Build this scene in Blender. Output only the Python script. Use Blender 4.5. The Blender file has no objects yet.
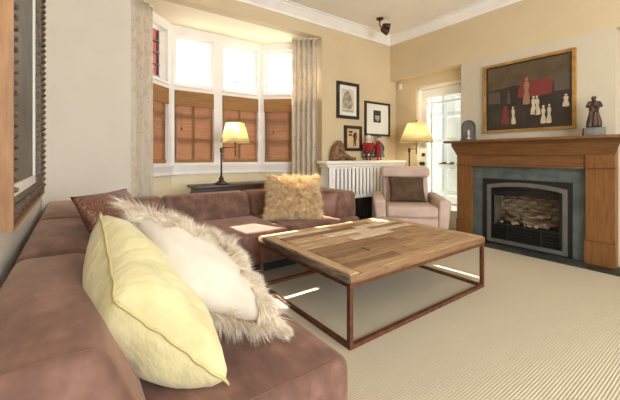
import bpy, bmesh, math, random
from mathutils import Vector, Matrix, noise

random.seed(7)
S = bpy.context.scene
C = S.collection
PI = math.pi

# ------------------------------------------------------------------ camera
cam_d = bpy.data.cameras.new('camera')
cam = bpy.data.objects.new('camera', cam_d)
C.objects.link(cam)
cam.location = (0, 0, 1.08)
cam.rotation_euler = (PI/2, 0, -math.radians(35.87))
cam_d.sensor_width = 36
cam_d.lens = 36*325/620
cam_d.shift_y = -(200-156)/620
cam_d.clip_start = 0.05
S.camera = cam

# ------------------------------------------------------------------ world, sun, big lights, exposure
w = bpy.data.worlds.new('overcast_sky'); S.world = w
w.use_nodes = True
bg = w.node_tree.nodes['Background']
bg.inputs[0].default_value = (0.90, 0.95, 1.0, 1)
bg.inputs[1].default_value = 5.0

sun_d = bpy.data.lights.new('sun', 'SUN'); sun_d.energy = 24; sun_d.angle = math.radians(0.8)
sun_d.color = (1.0, 0.93, 0.82)
sun = bpy.data.objects.new('sun', sun_d); C.objects.link(sun)
sun.rotation_euler = Vector((0.05, -1, -1.05)).to_track_quat('-Z', 'Y').to_euler()

def area(name, loc, target, sx, sy, e, col):
    d = bpy.data.lights.new(name, 'AREA'); d.shape = 'RECTANGLE'; d.size = sx; d.size_y = sy
    d.energy = e; d.color = col
    o = bpy.data.objects.new(name, d); C.objects.link(o); o.location = loc
    o.rotation_euler = (Vector(target)-Vector(loc)).to_track_quat('-Z', 'Y').to_euler()
    return o
# added fill light behind the camera, out of view, to brighten the room
area('rear_fill_light', (1.4, -2.52, 1.65), (1.4, 3.0, 1.5), 2.6, 2.0, 114, (0.94, 0.97, 1.0))

vs = S.view_settings
vs.view_transform = 'Standard'; vs.look = 'None'; vs.gamma = 1; vs.use_curve_mapping = False
vs.exposure = 0.10

# ------------------------------------------------------------------ materials
M = {}
def srgb(r, g, b):
    f = lambda c: (c/255/12.92) if c/255 <= 0.04045 else ((c/255+0.055)/1.055)**2.4
    return (f(r), f(g), f(b), 1)

class NT:
    def __init__(s, name):
        s.m = bpy.data.materials.new(name); s.m.use_nodes = True
        s.t = s.m.node_tree; s.n = s.t.nodes; s.l = s.t.links
        s.b = s.n['Principled BSDF']; s.out = s.n['Material Output']
    def add(s, typ, **kw):
        n = s.n.new(typ)
        for k, v in kw.items():
            if hasattr(n, k): setattr(n, k, v)
        return n
    def link(s, a, b): s.l.new(a, b)
    def coord(s, kind='Object', scale=(1,1,1)):
        tc = s.add('ShaderNodeTexCoord'); mp = s.add('ShaderNodeMapping')
        mp.inputs['Scale'].default_value = scale
        s.link(tc.outputs[kind], mp.inputs[0]); return mp.outputs[0]
    def noise(s, vec, scale, detail=3, rough=.55):
        n = s.add('ShaderNodeTexNoise'); n.inputs['Scale'].default_value = scale
        n.inputs['Detail'].default_value = detail; n.inputs['Roughness'].default_value = rough
        if vec: s.link(vec, n.inputs['Vector'])
        return n.outputs['Fac']
    def ramp(s, fac, stops):
        r = s.add('ShaderNodeValToRGB'); e = r.color_ramp.elements
        e[0].position, e[0].color = stops[0]; e[1].position, e[1].color = stops[-1]
        for p, c in stops[1:-1]:
            x = e.new(p); x.color = c
        s.link(fac, r.inputs[0]); return r.outputs[0]
    def bump(s, fac, strength=.2, dist=.01):
        b = s.add('ShaderNodeBump'); b.inputs['Strength'].default_value = strength
        b.inputs['Distance'].default_value = dist
        s.link(fac, b.inputs['Height']); s.link(b.outputs[0], s.b.inputs['Normal'])
    def set(s, **kw):
        for k, v in kw.items(): s.b.inputs[k.replace('_', ' ')].default_value = v

def noisy(name, c0, c1, scale=6, rough=.8, bump=.1, bscale=60, bdist=.004, metallic=0, vec_scale=(1,1,1), lo=.35, hi=.65, kind='Object', spec=.5):
    t = NT(name); v = t.coord(kind, vec_scale)
    t.link(t.ramp(t.noise(v, scale, 4), [(lo, c0), (hi, c1)]), t.b.inputs['Base Color'])
    if bump: t.bump(t.noise(v, bscale, 2), bump, bdist)
    t.set(Roughness=rough, Metallic=metallic)
    t.b.inputs['Specular IOR Level'].default_value = spec
    M[name] = t.m; return t

noisy('wall_paint', srgb(206,186,150), srgb(211,191,155), 2, .85, .05, 90)
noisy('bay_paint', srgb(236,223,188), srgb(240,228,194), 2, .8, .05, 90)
noisy('ceiling_paint', srgb(236,229,220), srgb(240,233,224), 2, .9, .05, 90)
noisy('left_wall_paint', srgb(216,208,191), srgb(221,213,197), 2, .85, .05, 90)
noisy('breast_paint', srgb(200,188,165), srgb(205,193,170), 2, .85, .05, 90)
noisy('white_paint', srgb(236,232,226), srgb(242,238,232), 5, .45, .04, 40)
noisy('door_paint', srgb(233,228,216), srgb(238,234,222), 5, .45, .04, 40)
noisy('cream_paint', srgb(236,230,214), srgb(242,236,222), 5, .45, .04, 40)
noisy('dark_wood', srgb(48,34,26), srgb(66,46,34), 9, .4, .08, 60, vec_scale=(1,6,6))
noisy('black_metal', srgb(18,17,16), srgb(26,24,22), 12, .5, .05, 80)
noisy('pewter_metal', srgb(116,117,112), srgb(130,130,124), 14, .5, .05, 120, metallic=.6)
noisy('bronze_metal', srgb(52,42,34), srgb(80,64,50), 30, .4, .15, 60, metallic=.7)
noisy('rusty_steel', srgb(84,50,34), srgb(122,74,48), 22, .6, .15, 120, metallic=.35)
noisy('bronze_statue', srgb(46,32,26), srgb(92,66,50), 26, .45, .3, 60, metallic=.35)
noisy('carved_wood', srgb(66,44,26), srgb(150,112,70), 42, .5, .5, 70, .006)
noisy('slate', srgb(66,74,72), srgb(98,106,102), 7, .55, .25, 22, .006, lo=.3, hi=.7)
noisy('hearth_slate', srgb(38,40,38), srgb(58,60,56), 9, .45, .2, 22)
noisy('plinth_stone', srgb(88,86,80), srgb(116,112,104), 9, .6, .1, 60)
noisy('firebox_black', srgb(14,12,11), srgb(24,21,19), 9, .8, .1, 60)
noisy('fire_brick', srgb(112,96,77), srgb(152,132,107), 11, .9, .5, 45)
noisy('fire_mortar', srgb(84,76,64), srgb(98,90,76), 11, .95, .3, 60)
noisy('log_ceramic', srgb(64,50,38), srgb(150,128,102), 14, .9, .6, 36, .01, vec_scale=(1,1,3))
noisy('ember_rock', srgb(120,102,82), srgb(168,146,118), 16, .9, .5, 40)
noisy('brown_velvet', srgb(74,54,36), srgb(98,74,50), 9, .85, .1, 120)
noisy('armchair_fabric', srgb(190,164,150), srgb(206,180,165), 7, .9, .15, 220)
noisy('cream_cotton', srgb(196,184,167), srgb(208,197,181), 6, .85, .12, 14, .02)
noisy('mat_board', srgb(228,224,212), srgb(232,228,217), 5, .9, 0)
noisy('black_frame', srgb(34,27,22), srgb(50,40,31), 12, .4, .05, 60)
noisy('red_cloth', srgb(128,22,28), srgb(172,36,40), 26, .85, .1, 120)
noisy('dark_cloth', srgb(42,34,34), srgb(96,86,74), 40, .9, .1, 120)
noisy('grey_cloth', srgb(84,84,88), srgb(124,120,118), 30, .9, .1, 120)
noisy('porcelain', srgb(206,188,184), srgb(226,208,202), 9, .4, 0)
noisy('red_shoe', srgb(176,34,24), srgb(196,48,30), 9, .4, 0)
noisy('white_plastic', srgb(226,218,200), srgb(232,224,208), 5, .4, 0)
noisy('brass_dark', srgb(56,44,30), srgb(84,66,44), 16, .35, 0, metallic=.8)
noisy('seam_thread', srgb(104,72,58), srgb(118,84,68), 12, .9, 0)
noisy('yellow_piping', srgb(182,168,112), srgb(196,182,126), 9, .8, .1, 90)
noisy('porch_white', srgb(168,174,168), srgb(176,182,176), 4, .6, .05, 30)
noisy('hardware_brown', srgb(58,42,30), srgb(84,62,44), 16, .45, 0, metallic=.5)

# carpet: fine woven ribs
t = NT('carpet'); v = t.coord('Object')
wv = t.add('ShaderNodeTexWave', wave_type='BANDS', bands_direction='Y'); wv.inputs['Scale'].default_value = 25
wv.inputs['Distortion'].default_value = .4; wv.inputs['Detail'].default_value = 1; wv.inputs['Detail Scale'].default_value = 4
t.link(v, wv.inputs['Vector'])
v2 = t.coord('Object', (1, 1, 1)); n1 = t.noise(v2, 140, 2); n2 = t.noise(v2, 1.4, 2)
mx = t.add('ShaderNodeMix', data_type='RGBA'); 
t.link(t.ramp(wv.outputs['Fac'], [(0, srgb(182,169,144)), (1, srgb(206,194,170))]), mx.inputs[6])
t.link(t.ramp(n1, [(.3, srgb(180,167,142)), (.7, srgb(208,196,172))]), mx.inputs[7]); mx.inputs[0].default_value = .35
t.link(mx.outputs[2], t.b.inputs['Base Color'])
ad = t.add('ShaderNodeMath', operation='ADD'); t.link(wv.outputs['Fac'], ad.inputs[0]); t.link(n1, ad.inputs[1])
t.bump(ad.outputs[0], .5, .004); t.set(Roughness=.95); t.b.inputs['Specular IOR Level'].default_value = .15
M['carpet'] = t.m

# suede: brushed nap in large soft strokes
t = NT('suede'); v = t.coord('Object', (1, 1, 1)); v3 = t.coord('Object', (14, 5, 9))
a = t.add('ShaderNodeMath', operation='MULTIPLY_ADD'); t.link(t.noise(v3, 1, 3, .6), a.inputs[0]); a.inputs[1].default_value = .45
b_ = t.add('ShaderNodeMath', operation='MULTIPLY'); t.link(t.noise(v, 5.5, 4, .6), b_.inputs[0]); b_.inputs[1].default_value = .55; t.link(b_.outputs[0], a.inputs[2])
t.link(t.ramp(a.outputs[0], [(.34, srgb(84,60,51)), (.5, srgb(108,78,66)), (.64, srgb(134,100,85))]), t.b.inputs['Base Color'])
t.bump(t.noise(v, 240, 2), .12, .003); t.set(Roughness=.75)
t.b.inputs['Specular IOR Level'].default_value = .3
t.b.inputs['Sheen Weight'].default_value = .45; t.b.inputs['Sheen Roughness'].default_value = .4
t.b.inputs['Sheen Tint'].default_value = srgb(230,190,165)
M['suede'] = t.m

# yellow brushed suede cushion
t = NT('yellow_suede'); v = t.coord('Object', (1,1,1))
t.link(t.ramp(t.noise(v, 9, 5, .6), [(.3, srgb(190,178,130)), (.7, srgb(216,205,158))]), t.b.inputs['Base Color'])
vw = t.coord('Object', (9, 26, 9)); t.bump(t.noise(vw, 1, 3), .6, .02); t.set(Roughness=.85); t.b.inputs['Sheen Weight'].default_value = .3
M['yellow_suede'] = t.m

# shimmering brown weave
t = NT('brown_weave'); v = t.coord('Object', (1,1,1))
vo = t.add('ShaderNodeTexVoronoi'); vo.inputs['Scale'].default_value = 90; t.link(v, vo.inputs['Vector'])
t.link(t.ramp(vo.outputs['Distance'], [(.1, srgb(150,104,84)), (.6, srgb(104,66,50))]), t.b.inputs['Base Color'])
t.bump(vo.outputs['Distance'], .5, .004); t.set(Roughness=.38, Metallic=.25)
M['brown_weave'] = t.m

def fur_mat(name, c0, c1):
    t = NT(name); tc = t.add('ShaderNodeObjectInfo')
    v = t.coord('Object'); t.link(t.ramp(t.noise(v, 30, 3), [(.35, c0), (.65, c1)]), t.b.inputs['Base Color'])
    t.set(Roughness=.7); t.b.inputs['Specular IOR Level'].default_value = .25
    M[name] = t.m
fur_mat('fur_cream', srgb(206,187,160), srgb(240,228,208))
fur_mat('fur_tan', srgb(212,178,130), srgb(246,224,184))

# reclaimed plank: tone differs from board to board
t = NT('reclaimed_plank'); oi = t.add('ShaderNodeObjectInfo'); v = t.coord('Object', (2.2, 26, 26))
vm = t.add('ShaderNodeVectorMath', operation='ADD'); t.link(v, vm.inputs[0])
sc = t.add('ShaderNodeVectorMath', operation='SCALE'); t.link(oi.outputs['Random'], sc.inputs['Scale']); sc.inputs[0].default_value = (31, 17, 9)
t.link(sc.outputs[0], vm.inputs[1])
g = t.noise(vm.outputs[0], 2.4, 6, .65)
base = t.ramp(oi.outputs['Random'], [(0, srgb(150,118,86)), (.25, srgb(190,156,118)), (.5, srgb(170,136,100)), (.75, srgb(212,182,144)), (1, srgb(198,172,140))])
mx = t.add('ShaderNodeMix', data_type='RGBA', blend_type='MULTIPLY'); mx.inputs[0].default_value = 1
t.link(base, mx.inputs[6]); t.link(t.ramp(g, [(.28, srgb(120,98,80)), (.46, srgb(222,210,196)), (.8, srgb(255,251,244))]), mx.inputs[7])
t.link(mx.outputs[2], t.b.inputs['Base Color']); t.bump(g, .5, .004); t.set(Roughness=.62)
M['reclaimed_plank'] = t.m
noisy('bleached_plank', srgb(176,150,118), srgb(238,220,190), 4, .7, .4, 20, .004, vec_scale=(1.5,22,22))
noisy('weathered_edge', srgb(76,64,56), srgb(138,116,96), 5, .8, .5, 20, .006, vec_scale=(12,1.5,12))

def oak(name, c0, c1, sc):
    t = NT(name); v = t.coord('Object', sc); g = t.noise(v, 3, 6, .6)
    t.link(t.ramp(g, [(.25, c0), (.75, c1)]), t.b.inputs['Base Color']); t.bump(g, .12, .003); t.set(Roughness=.42)
    M[name] = t.m
oak('oak_upright', srgb(104,66,30), srgb(142,96,50), (16,16,1.6))
oak('oak_level', srgb(94,60,30), srgb(134,90,48), (16,1.6,16))
oak('gold_wood', srgb(118,80,46), srgb(172,128,84), (10,10,1.2))
noisy('gilt', srgb(150,108,48), srgb(190,146,78), 14, .4, .1, 60, metallic=.35)
noisy('ornate_dark', srgb(50,40,32), srgb(116,94,72), 60, .55, .4, 90)

# woven bamboo blind: light filters through
def weave(name, c0, c1, transl, gaps=0):
    t = NT(name); v = t.coord('Object', (1,1,1))
    wv = t.add('ShaderNodeTexWave', wave_type='BANDS', bands_direction='Z'); wv.inputs['Scale'].default_value = 22
    wv.inputs['Distortion'].default_value = 1.2; wv.inputs['Detail'].default_value = 3; t.link(v, wv.inputs['Vector'])
    v2 = t.coord('Object', (1,1,26)); nz = t.noise(v2, 3, 4)
    m_ = t.add('ShaderNodeMath', operation='MULTIPLY'); t.link(wv.outputs['Fac'], m_.inputs[0]); t.link(nz, m_.inputs[1])
    col = t.ramp(m_.outputs[0], [(.05, c0), (.55, c1)]); t.link(col, t.b.inputs['Base Color'])
    t.bump(wv.outputs['Fac'], .3, .003); t.set(Roughness=.7)
    tr = t.add('ShaderNodeBsdfTranslucent'); t.link(col, tr.inputs[0])
    ms = t.add('ShaderNodeMixShader'); ms.inputs[0].default_value = transl
    t.link(t.b.outputs[0], ms.inputs[1]); t.link(tr.outputs[0], ms.inputs[2]); t.link(ms.outputs[0], t.out.inputs[0])
    if gaps:
        tp = t.add('ShaderNodeBsdfTransparent'); m2 = t.add('ShaderNodeMixShader'); m2.inputs[0].default_value = gaps
        t.link(ms.outputs[0], m2.inputs[1]); t.link(tp.outputs[0], m2.inputs[2]); t.link(m2.outputs[0], t.out.inputs[0])
    M[name] = t.m
weave('bamboo_weave', srgb(122,84,54), srgb(180,136,98), .42, .07)
weave('bamboo_valance', srgb(146,102,54), srgb(196,148,92), .2)

# curtain: cream with a faint brown leaf pattern
t = NT('curtain_cloth'); v = t.coord('Object', (1,1,.7))
n1 = t.noise(v, 9, 3, .7)
col = t.ramp(n1, [(.50, srgb(228,217,197)), (.56, srgb(213,196,170)), (.60, srgb(228,216,196))])
t.link(col, t.b.inputs['Base Color']); t.set(Roughness=.8)
tr = t.add('ShaderNodeBsdfTranslucent'); t.link(col, tr.inputs[0])
ms = t.add('ShaderNodeMixShader'); ms.inputs[0].default_value = .25
t.link(t.b.outputs[0], ms.inputs[1]); t.link(tr.outputs[0], ms.inputs[2]); t.link(ms.outputs[0], t.out.inputs[0])
M['curtain_cloth'] = t.m

# lamp shade: translucent linen round a burning bulb
t = NT('linen_shade'); t.b.inputs['Base Color'].default_value = srgb(238,222,176); t.set(Roughness=.9)
tr = t.add('ShaderNodeBsdfTranslucent'); tr.inputs[0].default_value = srgb(250,240,208)
ms = t.add('ShaderNodeMixShader'); ms.inputs[0].default_value = .6
t.link(t.b.outputs[0], ms.inputs[1]); t.link(tr.outputs[0], ms.inputs[2]); t.link(ms.outputs[0], t.out.inputs[0])
M['linen_shade'] = t.m
t = NT('bulb_glow'); t.b.inputs['Emission Color'].default_value = (1,.8,.5,1); t.b.inputs['Emission Strength'].default_value = 6
M['bulb_glow'] = t.m

# clear window glass lets shadow rays through
def glass(name, tint, gloss):
    t = NT(name); t.n.remove(t.b)
    tr = t.add('ShaderNodeBsdfTransparent'); tr.inputs[0].default_value = tint
    gl = t.add('ShaderNodeBsdfGlossy'); gl.inputs['Roughness'].default_value = .03
    fr = t.add('ShaderNodeLayerWeight'); fr.inputs[0].default_value = .25
    mu = t.add('ShaderNodeMath', operation='MULTIPLY'); mu.inputs[1].default_value = gloss*.5; t.link(fr.outputs['Facing'], mu.inputs[0])
    ms = t.add('ShaderNodeMixShader'); t.link(mu.outputs[0], ms.inputs[0])
    t.link(tr.outputs[0], ms.inputs[1]); t.link(gl.outputs[0], ms.inputs[2]); t.link(ms.outputs[0], t.out.inputs[0])
    M[name] = t.m
glass('clear_glass', (1,1,1,1), .8)
glass('smoked_glass', (.8,.78,.75,1), 1)
glass('red_glass', (.42,.19,.18,1), .5)
glass('green_glass', (.45,.8,.5,1), .8)

def flat(name, c, rough=.8):
    t = NT(name); t.b.inputs['Base Color'].default_value = c; t.set(Roughness=rough); M[name] = t.m
flat('paint_red', srgb(118,50,42)); flat('paint_white', srgb(198,180,150)); flat('paint_grey', srgb(88,76,64))
flat('paint_ochre', srgb(146,112,80)); flat('ink_dark', srgb(58,56,50)); flat('ink_pale', srgb(198,192,176))
flat('sepia_dark', srgb(72,52,36)); flat('sepia_light', srgb(206,178,136))
noisy('painting_ground', srgb(44,35,27), srgb(60,48,37), 4, .5, .1, 60)
noisy('painting_top', srgb(76,60,42), srgb(100,82,56), 4, .5, .1, 60)
noisy('sketch_paper', srgb(196,182,154), srgb(214,202,176), 6, .9, 0)
noisy('sketch_shade', srgb(120,112,98), srgb(186,174,150), 24, .9, 0)
noisy('sepia_photo', srgb(196,162,116), srgb(216,186,142), 9, .6, 0)
noisy('grey_canvas', srgb(84,78,68), srgb(122,114,100), 3.2, .6, .05, 60, lo=.3, hi=.7)

# ------------------------------------------------------------------ mesh helpers
def bm_box(bm, x0, x1, y0, y1, z0, z1):
    vs_ = [bm.verts.new((x, y, z)) for x in (x0, x1) for y in (y0, y1) for z in (z0, z1)]
    f = [(0,1,3,2), (4,6,7,5), (0,4,5,1), (2,3,7,6), (0,2,6,4), (1,5,7,3)]
    return [bm.faces.new([vs_[i] for i in q]) for q in f]

def bm_prism(bm, pts, a0, a1, axis='Y'):
    """polygon pts swept from a0 to a1 along axis; pts are the other two coordinates in order"""
    def mk(p, a):
        return {'X': (a, p[0], p[1]), 'Y': (p[0], a, p[1]), 'Z': (p[0], p[1], a)}[axis]
    A = [bm.verts.new(mk(p, a0)) for p in pts]; B = [bm.verts.new(mk(p, a1)) for p in pts]
    n = len(pts); bm.faces.new(A); bm.faces.new(B[::-1])
    for i in range(n): bm.faces.new((A[i], B[i], B[(i+1) % n], A[(i+1) % n]))

def bm_tube(bm, path, rad, seg=10, cap=True):
    path = [Vector(p) for p in path]; n = len(path)
    rads = rad if isinstance(rad, (list, tuple)) else [rad]*n
    rings = []; up = None
    for i, p in enumerate(path):
        d = (path[min(i+1, n-1)]-path[max(i-1, 0)]).normalized()
        if up is None: up = Vector((0,0,1)) if abs(d.z) < .9 else Vector((1,0,0))
        s = d.cross(up).normalized(); up2 = s.cross(d).normalized(); up = up2
        rings.append([bm.verts.new(p+(s*math.cos(k*2*PI/seg)+up2*math.sin(k*2*PI/seg))*rads[i]) for k in range(seg)])
    for i in range(n-1):
        for k in range(seg):
            bm.faces.new((rings[i][k], rings[i][(k+1) % seg], rings[i+1][(k+1) % seg], rings[i+1][k]))
    if cap: bm.faces.new(rings[0][::-1]); bm.faces.new(rings[-1])

def bm_lathe(bm, prof, seg=24, c=(0,0,0), cap=True):
    rings = [[bm.verts.new((c[0]+r*math.cos(k*2*PI/seg), c[1]+r*math.sin(k*2*PI/seg), c[2]+z)) for k in range(seg)] for r, z in prof]
    for i in range(len(rings)-1):
        for k in range(seg):
            bm.faces.new((rings[i][k], rings[i][(k+1) % seg], rings[i+1][(k+1) % seg], rings[i+1][k]))
    if cap: bm.faces.new(rings[0][::-1]); bm.faces.new(rings[-1])

def bm_ball(bm, c, r, sub=2, rot=None):
    r = r if isinstance(r, (tuple, list)) else (r, r, r)
    mt = Matrix.Translation(c) @ (rot or Matrix()) @ Matrix.Diagonal((*r, 1))
    bmesh.ops.create_icosphere(bm, subdivisions=sub, radius=1, matrix=mt)

def bevel(bm, off, seg=2):
    bmesh.ops.bevel(bm, geom=bm.edges[:], offset=off, segments=seg, profile=.5, affect='EDGES', clamp_overlap=True)

def obj(name, bm, mat, parent=None, smooth=False):
    bmesh.ops.recalc_face_normals(bm, faces=bm.faces[:])
    me = bpy.data.meshes.new(name); bm.to_mesh(me); bm.free()
    me.materials.append(M[mat])
    if smooth: me.polygons.foreach_set('use_smooth', [True]*len(me.polygons))
    o = bpy.data.objects.new(name, me); C.objects.link(o)
    if parent is not None: o.parent = parent
    return o
def box(name, x0, x1, y0, y1, z0, z1, mat, parent=None, bev=0, seg=2, smooth=None):
    bm = bmesh.new(); bm_box(bm, x0, x1, y0, y1, z0, z1)
    if bev: bevel(bm, bev, seg)
    return obj(name, bm, mat, parent, bool(bev) if smooth is None else smooth)
def prism(name, pts, a0, a1, mat, parent=None, axis='Y', bev=0, seg=2):
    bm = bmesh.new(); bm_prism(bm, pts, a0, a1, axis)
    if bev: bmesh.ops.recalc_face_normals(bm, faces=bm.faces[:]); bevel(bm, bev, seg)
    return obj(name, bm, mat, parent, bool(bev))
def tube(name, path, rad, mat, parent=None, seg=10):
    bm = bmesh.new(); bm_tube(bm, path, rad, seg); return obj(name, bm, mat, parent, True)
def lathe(name, prof, mat, parent=None, c=(0,0,0), seg=24, cap=True, smooth=True):
    bm = bmesh.new(); bm_lathe(bm, prof, seg, c, cap); return obj(name, bm, mat, parent, smooth)
def tag(o, label, cat, group=None):
    o['label'] = label; o['category'] = cat
    if group: o['group'] = group
    return o
def thing(name, label, cat, loc=(0,0,0), rz=0, group=None):
    o = bpy.data.objects.new(name, None); C.objects.link(o); o.empty_display_size = .1
    o.location = loc; o.rotation_euler = (0, 0, rz); return tag(o, label, cat, group)
def struct(o): o['kind'] = 'structure'; return o
def sempty(name, loc=(0,0,0), rz=0):
    o = bpy.data.objects.new(name, None); C.objects.link(o); o.location = loc; o.rotation_euler = (0,0,rz); o.empty_display_size = .1
    return struct(o)

def blob(name, balls, mat, parent=None, voxel=.006, smooth_it=4):
    """one continuous body grown from overlapping ellipsoids and limbs"""
    bm = bmesh.new()
    for b in balls:
        if isinstance(b[0], tuple): bm_ball(bm, b[0], b[1])
        else: bm_tube(bm, b[0], b[1], 10); bm_ball(bm, b[0][0], b[1][0], 1); bm_ball(bm, b[0][-1], b[1][-1], 1)
    o = obj(name, bm, mat, parent, True)
    r = o.modifiers.new('remesh', 'REMESH'); r.mode = 'VOXEL'; r.voxel_size = voxel; r.use_smooth_shade = True
    s = o.modifiers.new('smooth', 'SMOOTH'); s.iterations = smooth_it
    return o

# ------------------------------------------------------------------ the room
XL, XB, XA, YB, ZC = -0.23, 4.26, 4.40, 3.61, 3.04     # left wall, chimney breast, alcove wall, back wall, ceiling
ZBAY, BX0, BX1, YBAY = 2.75, 0.446, 2.82, 4.36          # bay ceiling, opening, middle facet
YR = -2.6

bm = bmesh.new(); bm_box(bm, -0.6, 5.2, YR-.1, 4.7, -.12, 0)
struct(obj('floor', bm, 'carpet'))
bm = bmesh.new(); bm_box(bm, -.4, 5.2, YR-.1, YB+.0, ZC, ZC+.12)
struct(obj('ceiling', bm, 'ceiling_paint'))
bm = bmesh.new(); bm_box(bm, XL-.12, XL, YR-.1, YB+.14, 0, ZC)
struct(obj('wall_left', bm, 'left_wall_paint'))
# back wall: left piece, header over the bay, right piece
struct(box('wall_back_left', XL, BX0, YB, YB+.14, 0, ZC, 'left_wall_paint'))
bm = bmesh.new()
bm_box(bm, BX0, BX1, YB, YB+.14, ZBAY, ZC); bm_box(bm, BX1, 5.0, YB, YB+.14, 0, ZC)
struct(obj('wall_back', bm, 'wall_paint'))
# right wall: bulkhead, chimney breast with the firebox hole, alcove wall with the door opening
DY0, DY1, DZ = 2.28, 3.20, 2.17
bm = bmesh.new()
bm_box(bm, XB, 5.0, YR, YB, 2.33, ZC)
bm_box(bm, XA, 4.58, DY1, YB, 0, 2.33); bm_box(bm, XA, 4.58, 2.38, DY1, DZ, 2.33)
struct(obj('wall_right', bm, 'wall_paint'))
bm = bmesh.new()
FY0, FY1, FZ = 1.19, 1.99, .74
bm_box(bm, XB, 4.80, FY1, 2.38, 0, 2.33); bm_box(bm, XB, 4.80, .82, FY0, 0, 2.33); bm_box(bm, XB, 4.80, FY0, FY1, FZ, 2.33)
struct(obj('wall_chimney_breast', bm, 'breast_paint'))
bm = bmesh.new(); bm_box(bm, 4.62, 4.78, YR, .82, 0, 2.33)
struct(obj('wall_right_recess', bm, 'breast_paint'))
# unseen rear wall, its opening made up for the added fill light
bm = bmesh.new()
bm_box(bm, XL, .1, YR-.1, YR, 0, ZC); bm_box(bm, 2.7, 4.9, YR-.1, YR, 0, ZC)
bm_box(bm, .1, 2.7, YR-.1, YR, 0, .6); bm_box(bm, .1, 2.7, YR-.1, YR, 2.7, ZC)
struct(obj('wall_rear', bm, 'wall_paint'))

# crown moulding along back and right walls
def crown_profile(s):      # (out from the wall, z)
    return [(0, ZC-.13), (s*.012, ZC-.13), (s*.016, ZC-.105), (s*.045, ZC-.075), (s*.085, ZC-.035), (s*.095, ZC-.03), (s*.095, ZC-.012), (s*.125, ZC-.012), (s*.125, ZC), (0, ZC)]
bm = bmesh.new()
prof = crown_profile(-1)
A = [bm.verts.new((XL, YB+o, z)) for o, z in prof]; B = [bm.verts.new((XB+o, YB+o, z)) for o, z in prof]
D = [bm.verts.new((XB+o, YR, z)) for o, z in prof]; n = len(prof)
for P_, Q_ in ((A, B), (B, D)):
    for i in range(n): bm.faces.new((P_[i], Q_[i], Q_[(i+1) % n], P_[(i+1) % n]))
struct(obj('trim_1', bm, 'white_paint'))
bm = bmesh.new(); bm_box(bm, BX1, XA, YB-.018, YB, 0, .14); bm_box(bm, XA-.018, XA, DY1+.02, YB, 0, .14)
struct(obj('baseboard_back', bm, 'white_paint'))

# ------------------------------------------------------------------ bay
PL0, PL1 = Vector((.30, 3.67)), Vector((.99, YBAY))
PR0, PR1 = Vector((2.24, YBAY)), Vector((2.90, 3.70))
bm = bmesh.new(); bm_prism(bm, [(BX0-.2, YB+.14), (.2, 3.6+.14), (.9, 4.52), (2.33, 4.52), (3.05, 3.75), (BX1, YB+.14)], ZBAY, ZBAY+.1, 'Z')
struct(obj('ceiling_bay', bm, 'bay_paint'))
ZS0, ZS1, ZL0, ZL1, ZT0, ZT1 = .86, .97, .99, 1.925, 2.0, 2.64

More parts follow.
